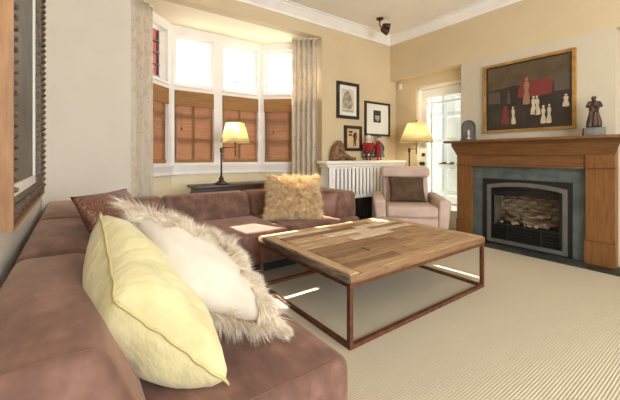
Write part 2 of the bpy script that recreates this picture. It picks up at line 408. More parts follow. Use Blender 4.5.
def facet(idx, p0, p1, wins, glass_of=None):
    """bay facet from p0 to p1 seen from the room; wins = list of (s0, s1) openings"""
    d = p1-p0; L = d.length; rz = math.atan2(d.y, d.x)     # local x along the facet, local +y outwards
    nm = ['left', 'middle', 'right'][idx]
    wall = box('wall_bay_'+nm, -.07 if idx else 0, L+.07 if idx < 2 else L, .0, .16, 0, ZS0, 'bay_paint'); wall.location = (*p0, 0); wall.rotation_euler = (0,0,rz); struct(wall)
    # sill with its mouldings
    bm = bmesh.new()
    bm_box(bm, -.03, L+.03, -.05, .12, ZS1-.028, ZS1); bm_box(bm, -.01, L+.01, -.03, .02, ZS1-.06, ZS1-.028); bm_box(bm, 0, L, -.012, .02, ZS0-.02, ZS1-.06)
    bm_box(bm, -.01, L+.01, -.032, .02, ZS0-.02, ZS0+.004)
    sl = obj('trim_%d' % (2+idx), bm, 'white_paint'); sl.location = (*p0, 0); sl.rotation_euler = (0,0,rz); struct(sl)
    # fixed casing: posts, transom rail, head
    bm = bmesh.new(); edges = [0]+[x for s in wins for x in s]+[L]
    for k in range(0, len(edges), 2): bm_box(bm, edges[k], edges[k+1], 0, .12, ZS1, ZBAY)
    for s0, s1 in wins:
        bm_box(bm, s0, s1, 0, .12, ZL1-.005, ZT0); bm_box(bm, s0, s1, 0, .12, ZT1, ZBAY); bm_box(bm, s0, s1, -.0, .12, ZS1, ZL0)
        bm_box(bm, s0, s1, -.02, 0, ZT0-.03, ZT0-.005)
    cs = obj('trim_%d' % (5+idx), bm, 'white_paint'); cs.location = (*p0, 0); cs.rotation_euler = (0,0,rz); struct(cs)
    for k, (s0, s1) in enumerate(wins):
        global WIN
        WIN += 1
        wn = sempty('window_%d' % WIN, (*p0, 0), rz)
        for (z0, z1, lower) in ((ZT0, ZT1, False), (ZL0, ZL1, True)):
            f = .032 if lower else .045
            fr_ = f if lower or idx else s1-.80
            bm = bmesh.new()
            bm_box(bm, s0, s0+f, .05, .09, z0, z1); bm_box(bm, s1-fr_, s1, .05, .09, z0, z1)
            bm_box(bm, s0+f, s1-f, .05, .09, z0, z0+f); bm_box(bm, s0+f, s1-f, .05, .09, z1-f, z1)
            obj('sash' if lower else 'transom_sash', bm, 'white_paint', wn)
            pane = box('pane' if lower else 'transom_pane', s0+f, s1-f, .068, .072, z0+f, z1-f, 'clear_glass', wn)
            if lower:
                xm = s0+(s1-s0)*.48
                box('muntin', xm-.016, xm+.016, .055, .085, z0+f, z1-f, 'white_paint', wn)
                for q in (1, 2):
                    zz = z0+(z1-z0)*q/3
                    box('muntin', s0+f, s1-f, .057, .083, zz-.016, zz+.016, 'white_paint', wn)
            elif idx == 0:
                # leaded coloured lights
                for q in range(4):
                    za = z0+f+(z1-z0-2*f)*q/4; zb = z0+f+(z1-z0-2*f)*(q+1)/4
                    box('stained_pane', s0+f, .775, .046, .050, za+.006, zb-.006, 'green_glass' if q in (0, 3) and False else 'red_glass', wn)
                    box('lead_came', s0+f, .80, .042, .08, za-.006, za+.006, 'pewter_metal', wn)
                xm = .78
                box('lead_came', xm-.006, xm+.006, .042, .08, z0+f, z1-f, 'pewter_metal', wn)
            elif k == 1 or idx == 2:
                if k == 1:
                    xm = (s0+s1)/2-.03
                    for (dx, dz) in ((0, 0), (.035, .0), (-.035, .0), (0, .035)):
                        bm = bmesh.new(); bm_prism(bm, [(xm+dx-.018, z0+.14+dz), (xm+dx, z0+.12+dz), (xm+dx+.018, z0+.14+dz), (xm+dx, z0+.16+dz)], .073, .077, 'Y')
                        obj('stained_pane', bm, 'red_glass', wn)
        # woven blind inside the opening
        bl = thing('bamboo_blind', BLABEL[WIN-1], 'blind', (*p0, 0), rz, 'bamboo blinds in the bay')
        box('valance', s0+.004, s1-.004, -.012, .002, ZL1-.20, ZL1-.004, 'bamboo_valance', bl)
        box('shade_panel', s0+.008, s1-.008, .036, .041, ZL0+.012, ZL1-.01, 'bamboo_weave', bl)
        box('hem_bar', s0+.008, s1-.008, .026, .034, ZL0+.004, ZL0+.045, 'bamboo_valance', bl)
        xm = s0+(s1-s0)*.18
        tube('pull_cord', [(xm, .012, ZL1-.2), (xm, .010, ZL0+.46)], .0016, 'dark_wood', bl, 6)
        lathe('cord_toggle', [(.004, 0), (.011, .008), (.012, .02), (.006, .036), (.003, .04)], 'dark_wood', bl, (xm, .010, ZL0+.42), 10)
WIN = 0
BLABEL = ['bamboo blind nearest the left curtain, seen very narrow', 'wide bamboo blind on the bay window left of the table lamp',
          'bamboo blind directly behind the glowing table lamp shade', 'bamboo blind beside the right-hand curtain']
LL, LR = (PL1-PL0).length, (PR1-PR0).length
facet(0, PL0, PL1, [(.10, LL-.07)])
facet(1, Vector((.99, YBAY)), Vector((2.24, YBAY)), [(.035, .545), (.665, 1.215)])
facet(2, PR0, PR1, [(.055, LR-.10)])

# curtains hanging in the bay's sides
def curtain(p0, p1, z0, z1, folds, label, seed):
    th = thing('curtain', label, 'curtain', ((p0[0]+p1[0])/2, (p0[1]+p1[1])/2, z0), 0, 'curtains of the bay')
    rnd = random.Random(seed); bm = bmesh.new()
    d = Vector((p1[0]-p0[0], p1[1]-p0[1], 0)); L = d.length; d.normalize(); nn = Vector((d.y, -d.x, 0))
    nu, nv = folds*10, 14; ph = [rnd.uniform(-.5, .5) for _ in range(folds+1)]; am = [rnd.uniform(.7, 1.2) for _ in range(folds+1)]
    g = []
    for j in range(nv+1):
        z = (z1-z0)*j/nv; row = []
        for i in range(nu+1):
            u = i/nu; k = int(u*folds); ff = u*folds-k; k2 = min(k+1, folds)
            a_ = (am[k]*(1-ff)+am[k2]*ff); p_ = (ph[k]*(1-ff)+ph[k2]*ff)*(1-j/nv)
            amp = .036*a_*(1 if j < nv-1 else .75)
            off = math.sin((u*folds+p_*.35)*2*PI)*amp
            p = d*(u-.5)*L+nn*off+Vector((0, 0, z)); row.append(bm.verts.new(p))
        g.append(row)
    for j in range(nv):
        for i in range(nu): bm.faces.new((g[j][i], g[j][i+1], g[j+1][i+1], g[j+1][i]))
    o = obj('drape', bm, 'curtain_cloth', th, True)
    so = o.modifiers.new('thick', 'SOLIDIFY'); so.thickness = .004
    tube('curtain_rod', [d*(-.5*L)+Vector((0,0,z1-z0+.004)), d*(.5*L)+Vector((0,0,z1-z0+.004))], .009, 'cream_paint', th)
    return th
curtain((.385, 3.655), (.70, 3.955), .02, 2.735, 4, 'patterned cream curtain hanging left of the bay windows', 3)
curtain((2.50, 3.90), (2.775, 3.665), .02, 2.735, 5, 'patterned cream curtain hanging right of the bay windows', 5)

# ------------------------------------------------------------------ door in the alcove
dr = sempty('door_1', (4.50, DY1, 0))
dx0, dx1 = 0, .045
yA, yB = -.02, -.86                                   # door leaf in local y
st = .09
def dbox(nm, y0, y1, z0, z1, mat='door_paint', x0=dx0, x1=dx1, bev=0): return box(nm, x0, x1, y1, y0, z0, z1, mat, dr, bev)
dbox('stile', yA, yA-st, 0.01, 2.12); dbox('stile', yB+st, yB, .01, 2.12)
dbox('top_rail', yA-st, yB+st, 2.0, 2.12); dbox('bottom_rail', yA-st, yB+st, .01, .27)
dbox('kick_panel', yA-st-.06, yB+st+.06, .07, .21, x0=-.008, x1=.0)
g0, g1 = yA-st, yB+st
dbox('pane', g0, g1, .27, 2.0, 'clear_glass', .018, .024)
for y in (g0-.085, g1+.085): dbox('muntin', y+.009, y-.009, .27, 2.0, x0=.008, x1=.036)
for z in (1.905, .365): dbox('muntin', g0, g1, z-.009, z+.009, x0=.006, x1=.038)
lathe('knob', [(.004, 0), (.028, .004), (.03, .012), (.012, .02), (.012, .04), (.03, .05), (.032, .066), (.02, .08), (.002, .082)], 'hardware_brown', dr, seg=16).matrix_local = Matrix.Translation((0, yA-.045, .96)) @ Matrix.Rotation(-PI/2, 4, 'Y')
lathe('deadbolt', [(.004, 0), (.03, .003), (.03, .014), (.014, .018), (.012, .034), (.002, .036)], 'hardware_brown', dr, seg=16).matrix_local = Matrix.Translation((0, yA-.045, 1.10)) @ Matrix.Rotation(-PI/2, 4, 'Y')
bm = bmesh.new()
bm_box(bm, 4.44, 4.58, DY1-.02, DY1, 0, DZ); bm_box(bm, 4.44, 4.58, 2.38, DY1, 2.125, DZ)
struct(obj('trim_8', bm, 'door_paint'))
# white panelled porch screen outside the glazed door
ps = thing('porch_screen', 'white panelled screen outside the glass of the door', 'porch screen', (5.55, 3.2, -.1))
box('backing', .0, .05, -1.6, 1.6, 0, 3.0, 'porch_white', ps)
for yy in range(7):
    for zz in range(6):
        box('panel', -.010, 0, -1.55+yy*.45, -1.55+yy*.45+.36, .06+zz*.48, .06+zz*.48+.40, 'porch_white', ps, .006, 1, False)
for dy in (.09, .25):
    tube('latch_handle', [(-.01, dy-.05, 1.05), (-.055, dy-.035, 1.05), (-.055, dy+.035, 1.05), (-.01, dy+.05, 1.05)], .022, 'hardware_brown', ps, 8)
bm = bmesh.new(); bm_box(bm, 4.9, 8.5, -1, 8, -.16, -.1)
po = struct(obj('floor_porch', bm, 'porch_white'))

# wall sensor
sn = thing('wall_sensor', 'small white motion sensor high on the alcove wall', 'sensor', (XA, 3.50, 1.98+.20))
box('case', -.035, 0, -.03, .03, 0, .10, 'white_plastic', sn, .01); box('lens', -.042, -.030, -.022, .022, .035, .075, 'mat_board', sn, .006)

# ceiling spotlight
sp = thing('ceiling_spotlight', 'small brown swivelling spotlight on the ceiling', 'spotlight', (3.52, 3.17, ZC))
lathe('ceiling_cap', [(.05, 0), (.05, -.012), (.04, -.022), (.01, -.026)], 'hardware_brown', sp)
tube('stem', [(0,0,-.02), (0.0,0,-.1), (.02,-.01,-.13)], .008, 'hardware_brown', sp)
h = lathe('lamp_head', [(.012, -.02), (.034, .0), (.042, .05), (.046, .10), (.036, .10), (.03, .05)], 'hardware_brown', sp)
h.matrix_local = Matrix.Translation((.03, -.015, -.15)) @ Vector((.85, -.3, -.4)).to_track_quat('Z', 'Y').to_matrix().to_4x4()
h2 = lathe('lamp_head', [(.012, -.02), (.034, .0), (.042, .05), (.046, .10), (.036, .10), (.03, .05)], 'hardware_brown', sp)
h2.matrix_local = Matrix.Translation((.05, -.02, -.1)) @ Vector((.5, -.5, -.15)).to_track_quat('Z', 'Y').to_matrix().to_4x4()

# ------------------------------------------------------------------ fireplace
fs = thing('fireplace_surround', 'oak mantel surround with grey-green slate facing on the chimney breast', 'fireplace', (4.14, 1.585, 0))
def fb(nm, x0, x1, y0, y1, z0, z1, mat, par=None, bev=0):
    return box(nm, x0-4.14, x1-4.14, y0-1.585, y1-1.585, z0, z1, mat, par or fs, bev)
Y0, Y1 = .80, 2.37
for (a_, b_) in ((Y0, 1.02), (2.18, Y1)):
    p = fb('pilaster', 4.14, XB, a_, b_, .012, 1.09, 'oak_upright')
    fb('plinth_block', 4.128, 4.14, a_-.006, b_+.006, .012, .235, 'oak_upright', p)
    fb('bead', 4.122, 4.14, a_-.01, b_+.01, .237, .25, 'oak_level', p, .004)
    fb('bead', 4.122, 4.14, a_-.01, b_+.01, .958, .97, 'oak_level', p, .004)
fb('frieze', 4.155, XB, 1.02, 2.18, .955, 1.09, 'oak_level')
fb('frieze_bead', 4.135, 4.155, 1.02, 2.18, .95, .968, 'oak_level', None, .004)
# stepped cornice under the shelf
pr = [(XB, 1.09), (4.135, 1.09), (4.128, 1.105), (4.122, 1.12), (4.105, 1.165), (4.09, 1.20), (4.085, 1.21), (4.085, 1.248), (XB, 1.248)]
bm = bmesh.new(); 
def ring(off): return [bm.verts.new((x-4.14, 0, z)) for x, z in pr]
A = []; B = []
for x, z in pr:
    o = 4.135-x if x < 4.2 else 0
    A.append(bm.verts.new((x-4.14, Y0-1.585-max(o, 0), z))); B.append(bm.verts.new((x-4.14, Y1-1.585+max(o, 0), z)))
bm.faces.new(A); bm.faces.new(B[::-1])
for i in range(len(pr)): bm.faces.new((A[i], B[i], B[(i+1) % len(pr)], A[(i+1) % len(pr)]))
obj('cornice', bm, 'oak_level', fs)
fb('mantel_shelf', 3.99, XB, Y0-.11, Y1+.11, 1.248, 1.278, 'oak_level', None, .008)
fb('slate_slab', 4.19, XB, 1.02, 1.137, .012, .952, 'slate'); fb('slate_slab', 4.19, XB, 2.05, 2.18, .012, .952, 'slate')
fb('slate_slab', 4.192, XB, 1.137, 2.05, .80, .952, 'slate')

hs = struct(sempty('floor_hearth', (3.95, .7, 0)))
for k in range(4):
    box('slate_tile', 0, .31 if True else .3, -.25+k*.525, -.25+k*.525+.519, -.01, .011, 'hearth_slate', hs, .003, 1)

fi = thing('fireplace_insert', 'black gas fireplace insert with arched grey frame and logs', 'fireplace insert', (4.19, 1.595, 0))
def ib(nm, x0, x1, y0, y1, z0, z1, mat, par=None, bev=0):
    return box(nm, x0-4.19, x1-4.19, y0-1.595, y1-1.595, z0, z1, mat, par or fi, bev)
bm = bmesh.new()
for q in ((1.139, 1.25, .012, .798), (1.945, 2.048, .012, .798), (1.25, 1.945, .70, .798), (1.25, 1.945, .012, .075)):
    bm_box(bm, -.012, .02, q[0]-1.595, q[1]-1.595, q[2], q[3])
obj('black_surround', bm, 'black_metal', fi)
# arched grey frame
bm = bmesh.new(); ya, yb, fw = 1.175, 1.99, .042
def arch(y, base, rise, a, b):
    tt = (y-a)/(b-a)*2-1; return base+rise*(1-tt*tt)
N = 16; outer = [(yb, .04), (ya, .04)]; inner = [(yb-fw, .04+fw), (ya+fw, .04+fw)]
outer = []; inner = []
for i in range(N+1):
    y = ya+(yb-ya)*i/N; outer.append((y, arch(y, .725, .045, ya, yb)))
    y2 = ya+fw+(yb-ya-2*fw)*i/N; inner.append((y2, arch(y2, .685, .04, ya+fw, yb-fw)))
outer = [(ya, .03)]+outer+[(yb, .03)]; inner = [(ya+fw, .03+fw)]+inner+[(yb-fw, .03+fw)]
vo = [[bm.verts.new((x, y-1.595, z)) for y, z in outer] for x in (-.028, -.004)]
vi = [[bm.verts.new((x, y-1.595, z)) for y, z in inner] for x in (-.028, -.004)]
n = len(outer)
for i in range(n):
    j = (i+1) % n
    bm.faces.new((vo[0][i], vo[0][j], vi[0][j], vi[0][i])); bm.faces.new((vo[1][i], vi[1][i], vi[1][j], vo[1][j]))
    bm.faces.new((vo[0][i], vo[1][i], vo[1][j], vo[0][j])); bm.faces.new((vi[0][i], vi[0][j], vi[1][j], vi[1][i]))
obj('arched_frame', bm, 'pewter_metal', fi)
# firebox liner
bm = bmesh.new()
bm_box(bm, .02, .40, 1.195-1.595, 1.21-1.595, .02, .735); bm_box(bm, .02, .40, 1.97-1.595, 1.985-1.595, .02, .735)
bm_box(bm, .02, .40, 1.21-1.595, 1.97-1.595, .70, .735); bm_box(bm, .02, .40, 1.21-1.595, 1.97-1.595, .02, .035)
bm_box(bm, .385, .40, 1.21-1.595, 1.97-1.595, .035, .70)
obj('firebox', bm, 'firebox_black', fi)
bk = ib('brick_panel', 4.40, 4.43, 1.235, 1.945, .20, .66, 'fire_mortar')
bmp = bmesh.new(); bm_box(bmp, -.008, .02, -.069, .069, -.022, .022); bevel(bmp, .004, 1)
bmesh.ops.recalc_face_normals(bmp, faces=bmp.faces[:])
brick_me = bpy.data.meshes.new('brick'); bmp.to_mesh(brick_me); bmp.free(); brick_me.materials.append(M['fire_brick'])
bmp = bmesh.new(); bm_box(bmp, -.008, .02, -.033, .033, -.022, .022); bevel(bmp, .004, 1)
bmesh.ops.recalc_face_normals(bmp, faces=bmp.faces[:])
half_me = bpy.data.meshes.new('half_brick'); bmp.to_mesh(half_me); bmp.free(); half_me.materials.append(M['fire_brick'])
for r in range(9):
    z = .225+r*.05; cells = []
    y = 1.237
    if r % 2: cells.append((y+.036, half_me)); y += .072
    while y+.14 < 1.95: cells.append((y+.07, brick_me)); y += .143
    if y+.066 < 1.95: cells.append((y+.036, half_me))
    for cy, me in cells:
        b = bpy.data.objects.new('brick', me); C.objects.link(b); b.parent = bk
        b.location = (4.40-4.19-.004+random.uniform(-.003, .003), cy-1.595, z)
for k, (y, ang) in enumerate(((1.26, 1), (1.93, -1))):
    ib('brick_side_panel', 4.24, 4.40, y-.01, y+.01, .20, .66, 'fire_mortar')
ib('dark_void_block', 4.235, 4.38, 1.215, 1.965, .60, .70, 'firebox_black')  # black box added for the dark void above the bricks
# grate, logs, embers, lower louvres
ib('ember_bed', 4.23, 4.39, 1.25, 1.93, .035, .255, 'firebox_black')
for k in range(4):
    z = .095+k*.034
    ib('louver', 4.196, 4.226, 1.222, 1.945, z, z+.014, 'black_metal')
for y in (1.42, 1.77): ib('louver_post', 4.190, 4.2, y-.01, y+.01, .075, .25, 'black_metal')
ib('louver_rail', 4.192, 4.21, 1.222, 1.945, .235, .252, 'black_metal')
logs = [((4.33,1.30,.30),(4.34,1.62,.29),.035), ((4.28,1.40,.285),(4.33,1.86,.31),.03), ((4.31,1.36,.40),(4.30,1.66,.33),.026), ((4.35,1.45,.43),(4.36,1.62,.46),.018), ((4.30,1.62,.31),(4.36,1.84,.40),.026)]
for p, q, r in logs:
    p = Vector(p)-Vector((4.19,1.595,0)); q = Vector(q)-Vector((4.19,1.595,0)); rnd = random.Random(int(r*1e4))
    path = [p.lerp(q, i/6)+Vector((0, 0, rnd.uniform(-.008, .008))) for i in range(7)]
    tube('log', path, [r*rnd.uniform(.82, 1.12) for _ in path], 'log_ceramic', fi, 9)
for k in range(11):
    bm = bmesh.new(); bm_ball(bm, (random.uniform(.05, .13), random.uniform(-.30, .28), .272), (random.uniform(.02, .034),)*2+(.02,), 1)
    for v_ in bm.verts: v_.co += Vector([random.uniform(-.004, .004) for _ in range(3)])
    obj('ember_rock', bm, 'ember_rock', fi)
ib('glass_front', 4.226, 4.229, 1.225, 1.94, .25, .69, 'clear_glass')

# ------------------------------------------------------------------ mantel pieces
st_ = thing('statuette', 'dark bronze robed figure on a stone block on the mantel', 'statuette', (4.10, .945, 1.279), math.radians(-70))
box('plinth', -.082, .082, -.055, .055, 0, .078, 'plinth_stone', st_, .004)
blob('figure', [([(0,0,.085), (0,0,.14), (.0,0,.20), (0,.0,.25)], [.062, .060, .045, .034]), ((0,0,.255), (.042,.03,.035)), ((0,-.002,.31), (.036,.030,.035)),
    ((-.002,-.006,.358), (.021,.022,.026)), ([(-.035,0,.325), (-.052,-.012,.285), (-.02,-.035,.27)], [.016, .016, .014]), ([(.035,0,.325), (.052,-.012,.285), (.02,-.035,.27)], [.016, .016, .014]),
    ([(-.03,-.035,.24), (-.042,-.05,.09)], [.012, .016]), ([(.02,-.035,.24), (.03,-.052,.09)], [.012, .016]), ([(0,-.04,.22), (-.006,-.058,.09)], [.01, .014]), ((0,.006,.372), (.024,.022,.014))],
    'bronze_statue', st_, .0055, 3)

cl = thing('glass_dome_clock', 'small arched glass case with dark metal rim on the mantel', 'glass case', (4.13, 2.215, 1.279), math.radians(-55))
def arch_pts(wd, ht, n=12):
    r = wd/2; return [(-r, 0)]+[(-r*math.cos(PI*i/n), ht-r+r*math.sin(PI*i/n)) for i in range(n+1)]+[(r, 0)]
bm = bmesh.new(); o_ = arch_pts(.17, .262); i_ = arch_pts(.136, .245)
vo = [[bm.verts.new((x, y, z)) for x, z in o_] for y in (-.055, -.038)]; vi = [[bm.verts.new((x, y, z+.0)) for x, z in i_] for y in (-.055, -.038)]
for i in range(len(o_)-1):
    bm.faces.new((vo[0][i], vo[0][i+1], vi[0][i+1], vi[0][i])); bm.faces.new((vo[1][i], vi[1][i], vi[1][i+1], vo[1][i+1]))
    bm.faces.new((vo[0][i], vo[1][i], vo[1][i+1], vo[0][i+1])); bm.faces.new((vi[0][i], vi[0][i+1], vi[1][i+1], vi[1][i]))
obj('rim', bm, 'black_frame', cl)
bm = bmesh.new(); bm_prism(bm, arch_pts(.15, .25), -.03, .055); obj('case', bm, 'pewter_metal', cl, False)
bm = bmesh.new(); bm_prism(bm, arch_pts(.138, .244), -.05, -.046); obj('glass', bm, 'smoked_glass', cl)
box('base', -.09, .09, -.062, .062, 0, .014, 'black_frame', cl, .003)
lathe('ornament', [(.004, .016), (.03, .02), (.012, .05), (.02, .09), (.018, .13), (.004, .15)], 'porcelain', cl, (0, -.036, 0), 12)

# painting over the mantel
pt = thing('painting', 'dark painting of small pale figures before red drapes, gilt frame', 'painting', (XB, 1.593, 1.37))
PW, PH = .94, .845
def ring_frame(nm, wd, ht, fw, depth, mat, par, x_back=0, bev=0, xdir=-1, inset=0):
    bm = bmesh.new(); h = wd/2-inset; z0 = inset; z1 = ht-inset
    xa, xb = sorted((x_back, x_back+xdir*depth))
    bm_box(bm, xa, xb, -h, -h+fw, z0, z1); bm_box(bm, xa, xb, h-fw, h, z0, z1)
    bm_box(bm, xa, xb, -h+fw, h-fw, z0, z0+fw); bm_box(bm, xa, xb, -h+fw, h-fw, z1-fw, z1)
    return obj(nm, bm, mat, par)
ring_frame('frame', PW, PH, .030, .035, 'gilt', pt)
ring_frame('inner_frame', PW, PH, .013, .022, 'black_frame', pt, inset=.030)
hw = PW/2-.03
cv = box('canvas', -.012, 0, -hw, hw, .03, PH-.03, 'painting_ground', pt)
def pp(nm, pts, mat, d=.0155):
    """flat painted shape; pts in canvas fractions, 0..1 from the viewer's left and from the bottom"""
    bm = bmesh.new(); q = [(hw-2*hw*x, .03+(PH-.06)*y) for x, y in pts]
    bm_prism(bm, q, -d, -.0125, 'X'); o = obj(nm, bm, mat, pt); return o
pp('painted_sky', [(0,.62), (.35,.66), (1,.64), (1,1), (0,1)], 'painting_top', .013)
pp('painted_drape', [(.40,.47), (.42,.62), (.47,.74), (.60,.70), (.76,.70), (.80,.66), (.79,.47), (.6,.46)], 'paint_red', .0136)
pp('painted_drape', [(.82,.50), (.81,.70), (.99,.74), (.99,.50)], 'paint_grey', .0136)
pp('painted_drape', [(.02,.42), (.02,.60), (.17,.60), (.19,.42)], 'paint_grey', .0136)
def person(x, y, h, w, mat, lean=0, head=True):
    """a painted figure: flared gown, waist, shoulders, head"""
    body = [(-.5,0), (-.46,.22), (-.24,.48), (-.36,.70), (-.30,.80), (0,.84), (.30,.80), (.38,.66), (.22,.48), (.44,.24), (.5,.02), (.1,-.02)]
    pp('painted_figure', [(x+w*px+lean*py, y+h*py) for px, py in body], mat)
    if head:
        pp('painted_head', [(x+lean*.9+.22*w*math.cos(k*PI/4), y+h*.92+.075*h*math.sin(k*PI/4)) for k in range(8)], mat)
person(.25, .09, .28, .115, 'paint_red')
person(.355, .08, .27, .055, 'paint_white', -.01)
person(.51, .36, .40, .085, 'paint_ochre')
person(.59, .20, .27, .065, 'paint_white', .0); person(.64, .19, .28, .065, 'paint_white', -.012)
person(.70, .06, .26, .06, 'paint_white'); person(.76, .06, .27, .055, 'paint_white', .004)
person(.935, .27, .17, .07, 'paint_white')
person(.295, .40, .20, .045, 'paint_grey')

# large picture in a carved frame on the left wall
lp = thing('large_framed_picture', 'large picture in a carved gold and dark frame on the left wall', 'picture', (XL, 1.965, .85))
LW, LH = 1.27, 1.55
ring_frame('outer_frame', LW, LH, .012, .078, 'gold_wood', lp, 0, xdir=1)
ring_frame('inner_moulding', LW, LH, .060, .066, 'ornate_dark', lp, 0, xdir=1, inset=.012)
ring_frame('liner', LW, LH, .045, .040, 'mat_board', lp, 0, xdir=1, inset=.072)
box('canvas', 0, .030, -LW/2+.117, LW/2-.117, .117, LH-.117, 'grey_canvas', lp)
bm = bmesh.new()
hy = LW/2-.042
for k in range(int((LH-.10)/.034)):
    z = .055+k*.034
    for y in (-hy, hy): bm_ball(bm, (.068, y, z), (.022, .03, .013), 1)
for k in range(int((2*hy)/.034)):
    y = -hy+.02+k*.034
    for z in (.042, LH-.042): bm_ball(bm, (.068, y, z), (.013, .013, .026), 1)
bd = obj('beading', bm, 'ornate_dark', lp, True); bd['kind'] = 'stuff'

# three framed pictures on the back wall
def small_frame(label, x0, x1, z0, z1, fw, matw, inner, extra=None):
    cx = (x0+x1)/2
    th = thing('framed_picture', label, 'picture', (cx, YB, z0), 0, 'framed pictures over the radiator cover')
    h, H = (x1-x0)/2, z1-z0
    bm = bmesh.new()
    for q in ((-h, -h+fw, 0, H), (h-fw, h, 0, H), (-h+fw, h-fw, 0, fw), (-h+fw, h-fw, H-fw, H)): bm_box(bm, q[0], q[1], -.03, 0, q[2], q[3])
    obj('frame', bm, 'black_frame', th)
    box('mat', -h+fw, h-fw, -.012, 0, fw, H-fw, 'mat_board' if matw > .045 else inner, th)
    if matw > .0: box('print', -h+fw+matw, h-fw-matw, -.0145, -.012, fw+matw*1.1, H-fw-matw*1.1, inner, th)
    if extra: extra(th, h, H)
    return th
def figs(mat, polys, d=-.017):
    def f(th, h, H):
        for p in polys:
            bm = bmesh.new(); bm_prism(bm, [((-1+2*x)*h, y*H) for x, y in p], d, -.0146, 'Y'); obj('printed_shape', bm, mat, th)
    return f
def X(px, Y=YB):
    u = (px-310)/325; return Y*(.586+.81*u)/(.81-.586*u)
def Z(px, py, Y=YB):
    u = (px-310)/325; return 1.08+(156-py)/325*Y/(.81-.586*u)
small_frame('dark framed pencil sketch hanging highest on the back wall', 3.08, 3.52, 1.635, 2.175, .045, .05, 'sketch_paper',
    figs('sketch_shade', [[(.30,.3), (.25,.5), (.35,.72), (.5,.78), (.62,.66), (.72,.4), (.6,.25)], [(.25,.2), (.3,.24), (.75,.22), (.75,.19)]]))
small_frame('small dark framed sepia photograph beside the carved figurine', 3.225, 3.58, 1.155, 1.535, .045, .03, 'sepia_photo',
    figs('sepia_dark', [[(.52,.2), (.54,.5), (.46,.6), (.60,.75), (.7,.74), (.72,.55), (.66,.4), (.68,.2), (.62,.2), (.6,.38), (.56,.2)], [(.22,.74), (.3,.8), (.5,.78), (.42,.7)], [(.24,.6), (.3,.68), (.44,.66), (.4,.58)]]))
small_frame('wide-matted dark framed print above the two dolls', 3.65, 4.23, 1.40, 1.94, .032, 0, 'mat_board', lambda th, h, H: (
    [box('print', -.095, .075, -.0155, -.012, H*.40, H*.76, 'ink_dark', th)] +
    [box('printed_line', -.075+a, -.075+a+l, -.018, -.0155, H*zz, H*zz+.022, 'ink_pale', th) for zz, a, l in ((.56, .02, .05), (.56, .08, .04), (.50, .02, .09), (.45, .06, .03))]))

# ------------------------------------------------------------------ radiator cover
rc = thing('radiator_cover', 'white slatted radiator cover with thick shelf along the back wall', 'radiator cover', (3.55, 3.40, 0))
def rb(nm, x0, x1, y0, y1, z0, z1, mat='white_paint', bev=0, par=None): return box(nm, x0-3.55, x1-3.55, y0-3.4, y1-3.4, z0, z1, mat, par or rc, bev)
RX0, RX1 = 2.72, XA-.004
top = rb('shelf', RX0, RX1, 3.38, YB-.001, .962, 1.012, 'cream_paint', .012)
rb('shelf_moulding', RX0+.03, RX1, 3.40, YB-.001, .925, .962, 'cream_paint', .008)
rb('end_panel', RX0+.07, RX0+.10, 3.43, YB-.02, 0, .925)
for x in (RX0+.07, 3.655, 4.32): rb('corner_post', x, x+.055, 3.412, 3.445, 0, .925)
rb('bottom_rail', RX0+.125, 4.32, 3.425, 3.445, .47, .52)
rb('top_rail', RX0+.125, 4.32, 3.425, 3.445, .90, .925)
for k in range(21):
    x = RX0+.133+k*.0735
    if x < 4.26 and not 3.61 < x < 3.70: rb('slat', x, x+.051, 3.413, 3.431, .49, .918, bev=.006)
rb('back_panel', RX0+.10, 4.36, 3.585, 3.595, 0, .92, 'firebox_black')  # black sheet added so the slat gaps and the opening below look dark
rad = thing('radiator', 'black radiator in the dark gap under the slatted cover', 'radiator', (3.23, 3.53, 0))
for k in range(14): box('fin', -.385+k*.055, -.385+k*.055+.045, -.05, .03, .03, .62, 'black_metal', rad, .012)
box('pipe', -.385, .385, -.012, .012, .06, .09, 'black_metal', rad)

# objects on the cover
fg = thing('carved_figurine', 'brown carved figurine crouching with legs stretched, on radiator cover', 'figurine', (3.05, 3.49, 1.0155), math.radians(-20))
blob('body', [((-.06,0,.085), (.085,.075,.09)), ((-.055,0,.16), (.07,.065,.075)), ((-.02,-.01,.235), (.055,.05,.055)), ((.02,-.015,.225), (.03,.03,.03)),
    ([(-.02,-.05,.18), (.045,-.055,.12), (.03,-.04,.19)], [.024, .021, .017]), ([(-.04,.04,.05), (.06,.03,.09), (.10,.02,.03), (.17,.0,.02)], [.05, .04, .032, .02]),
    ([(-.04,-.05,.05), (.06,-.055,.07), (.13,-.05,.03), (.20,-.05,.022)], [.05, .042, .032, .024]), ((.20,-.05,.026), (.03,.024,.024)), ((-.09,0,.03), (.07,.07,.03))],
    'carved_wood', fg, .007, 3)

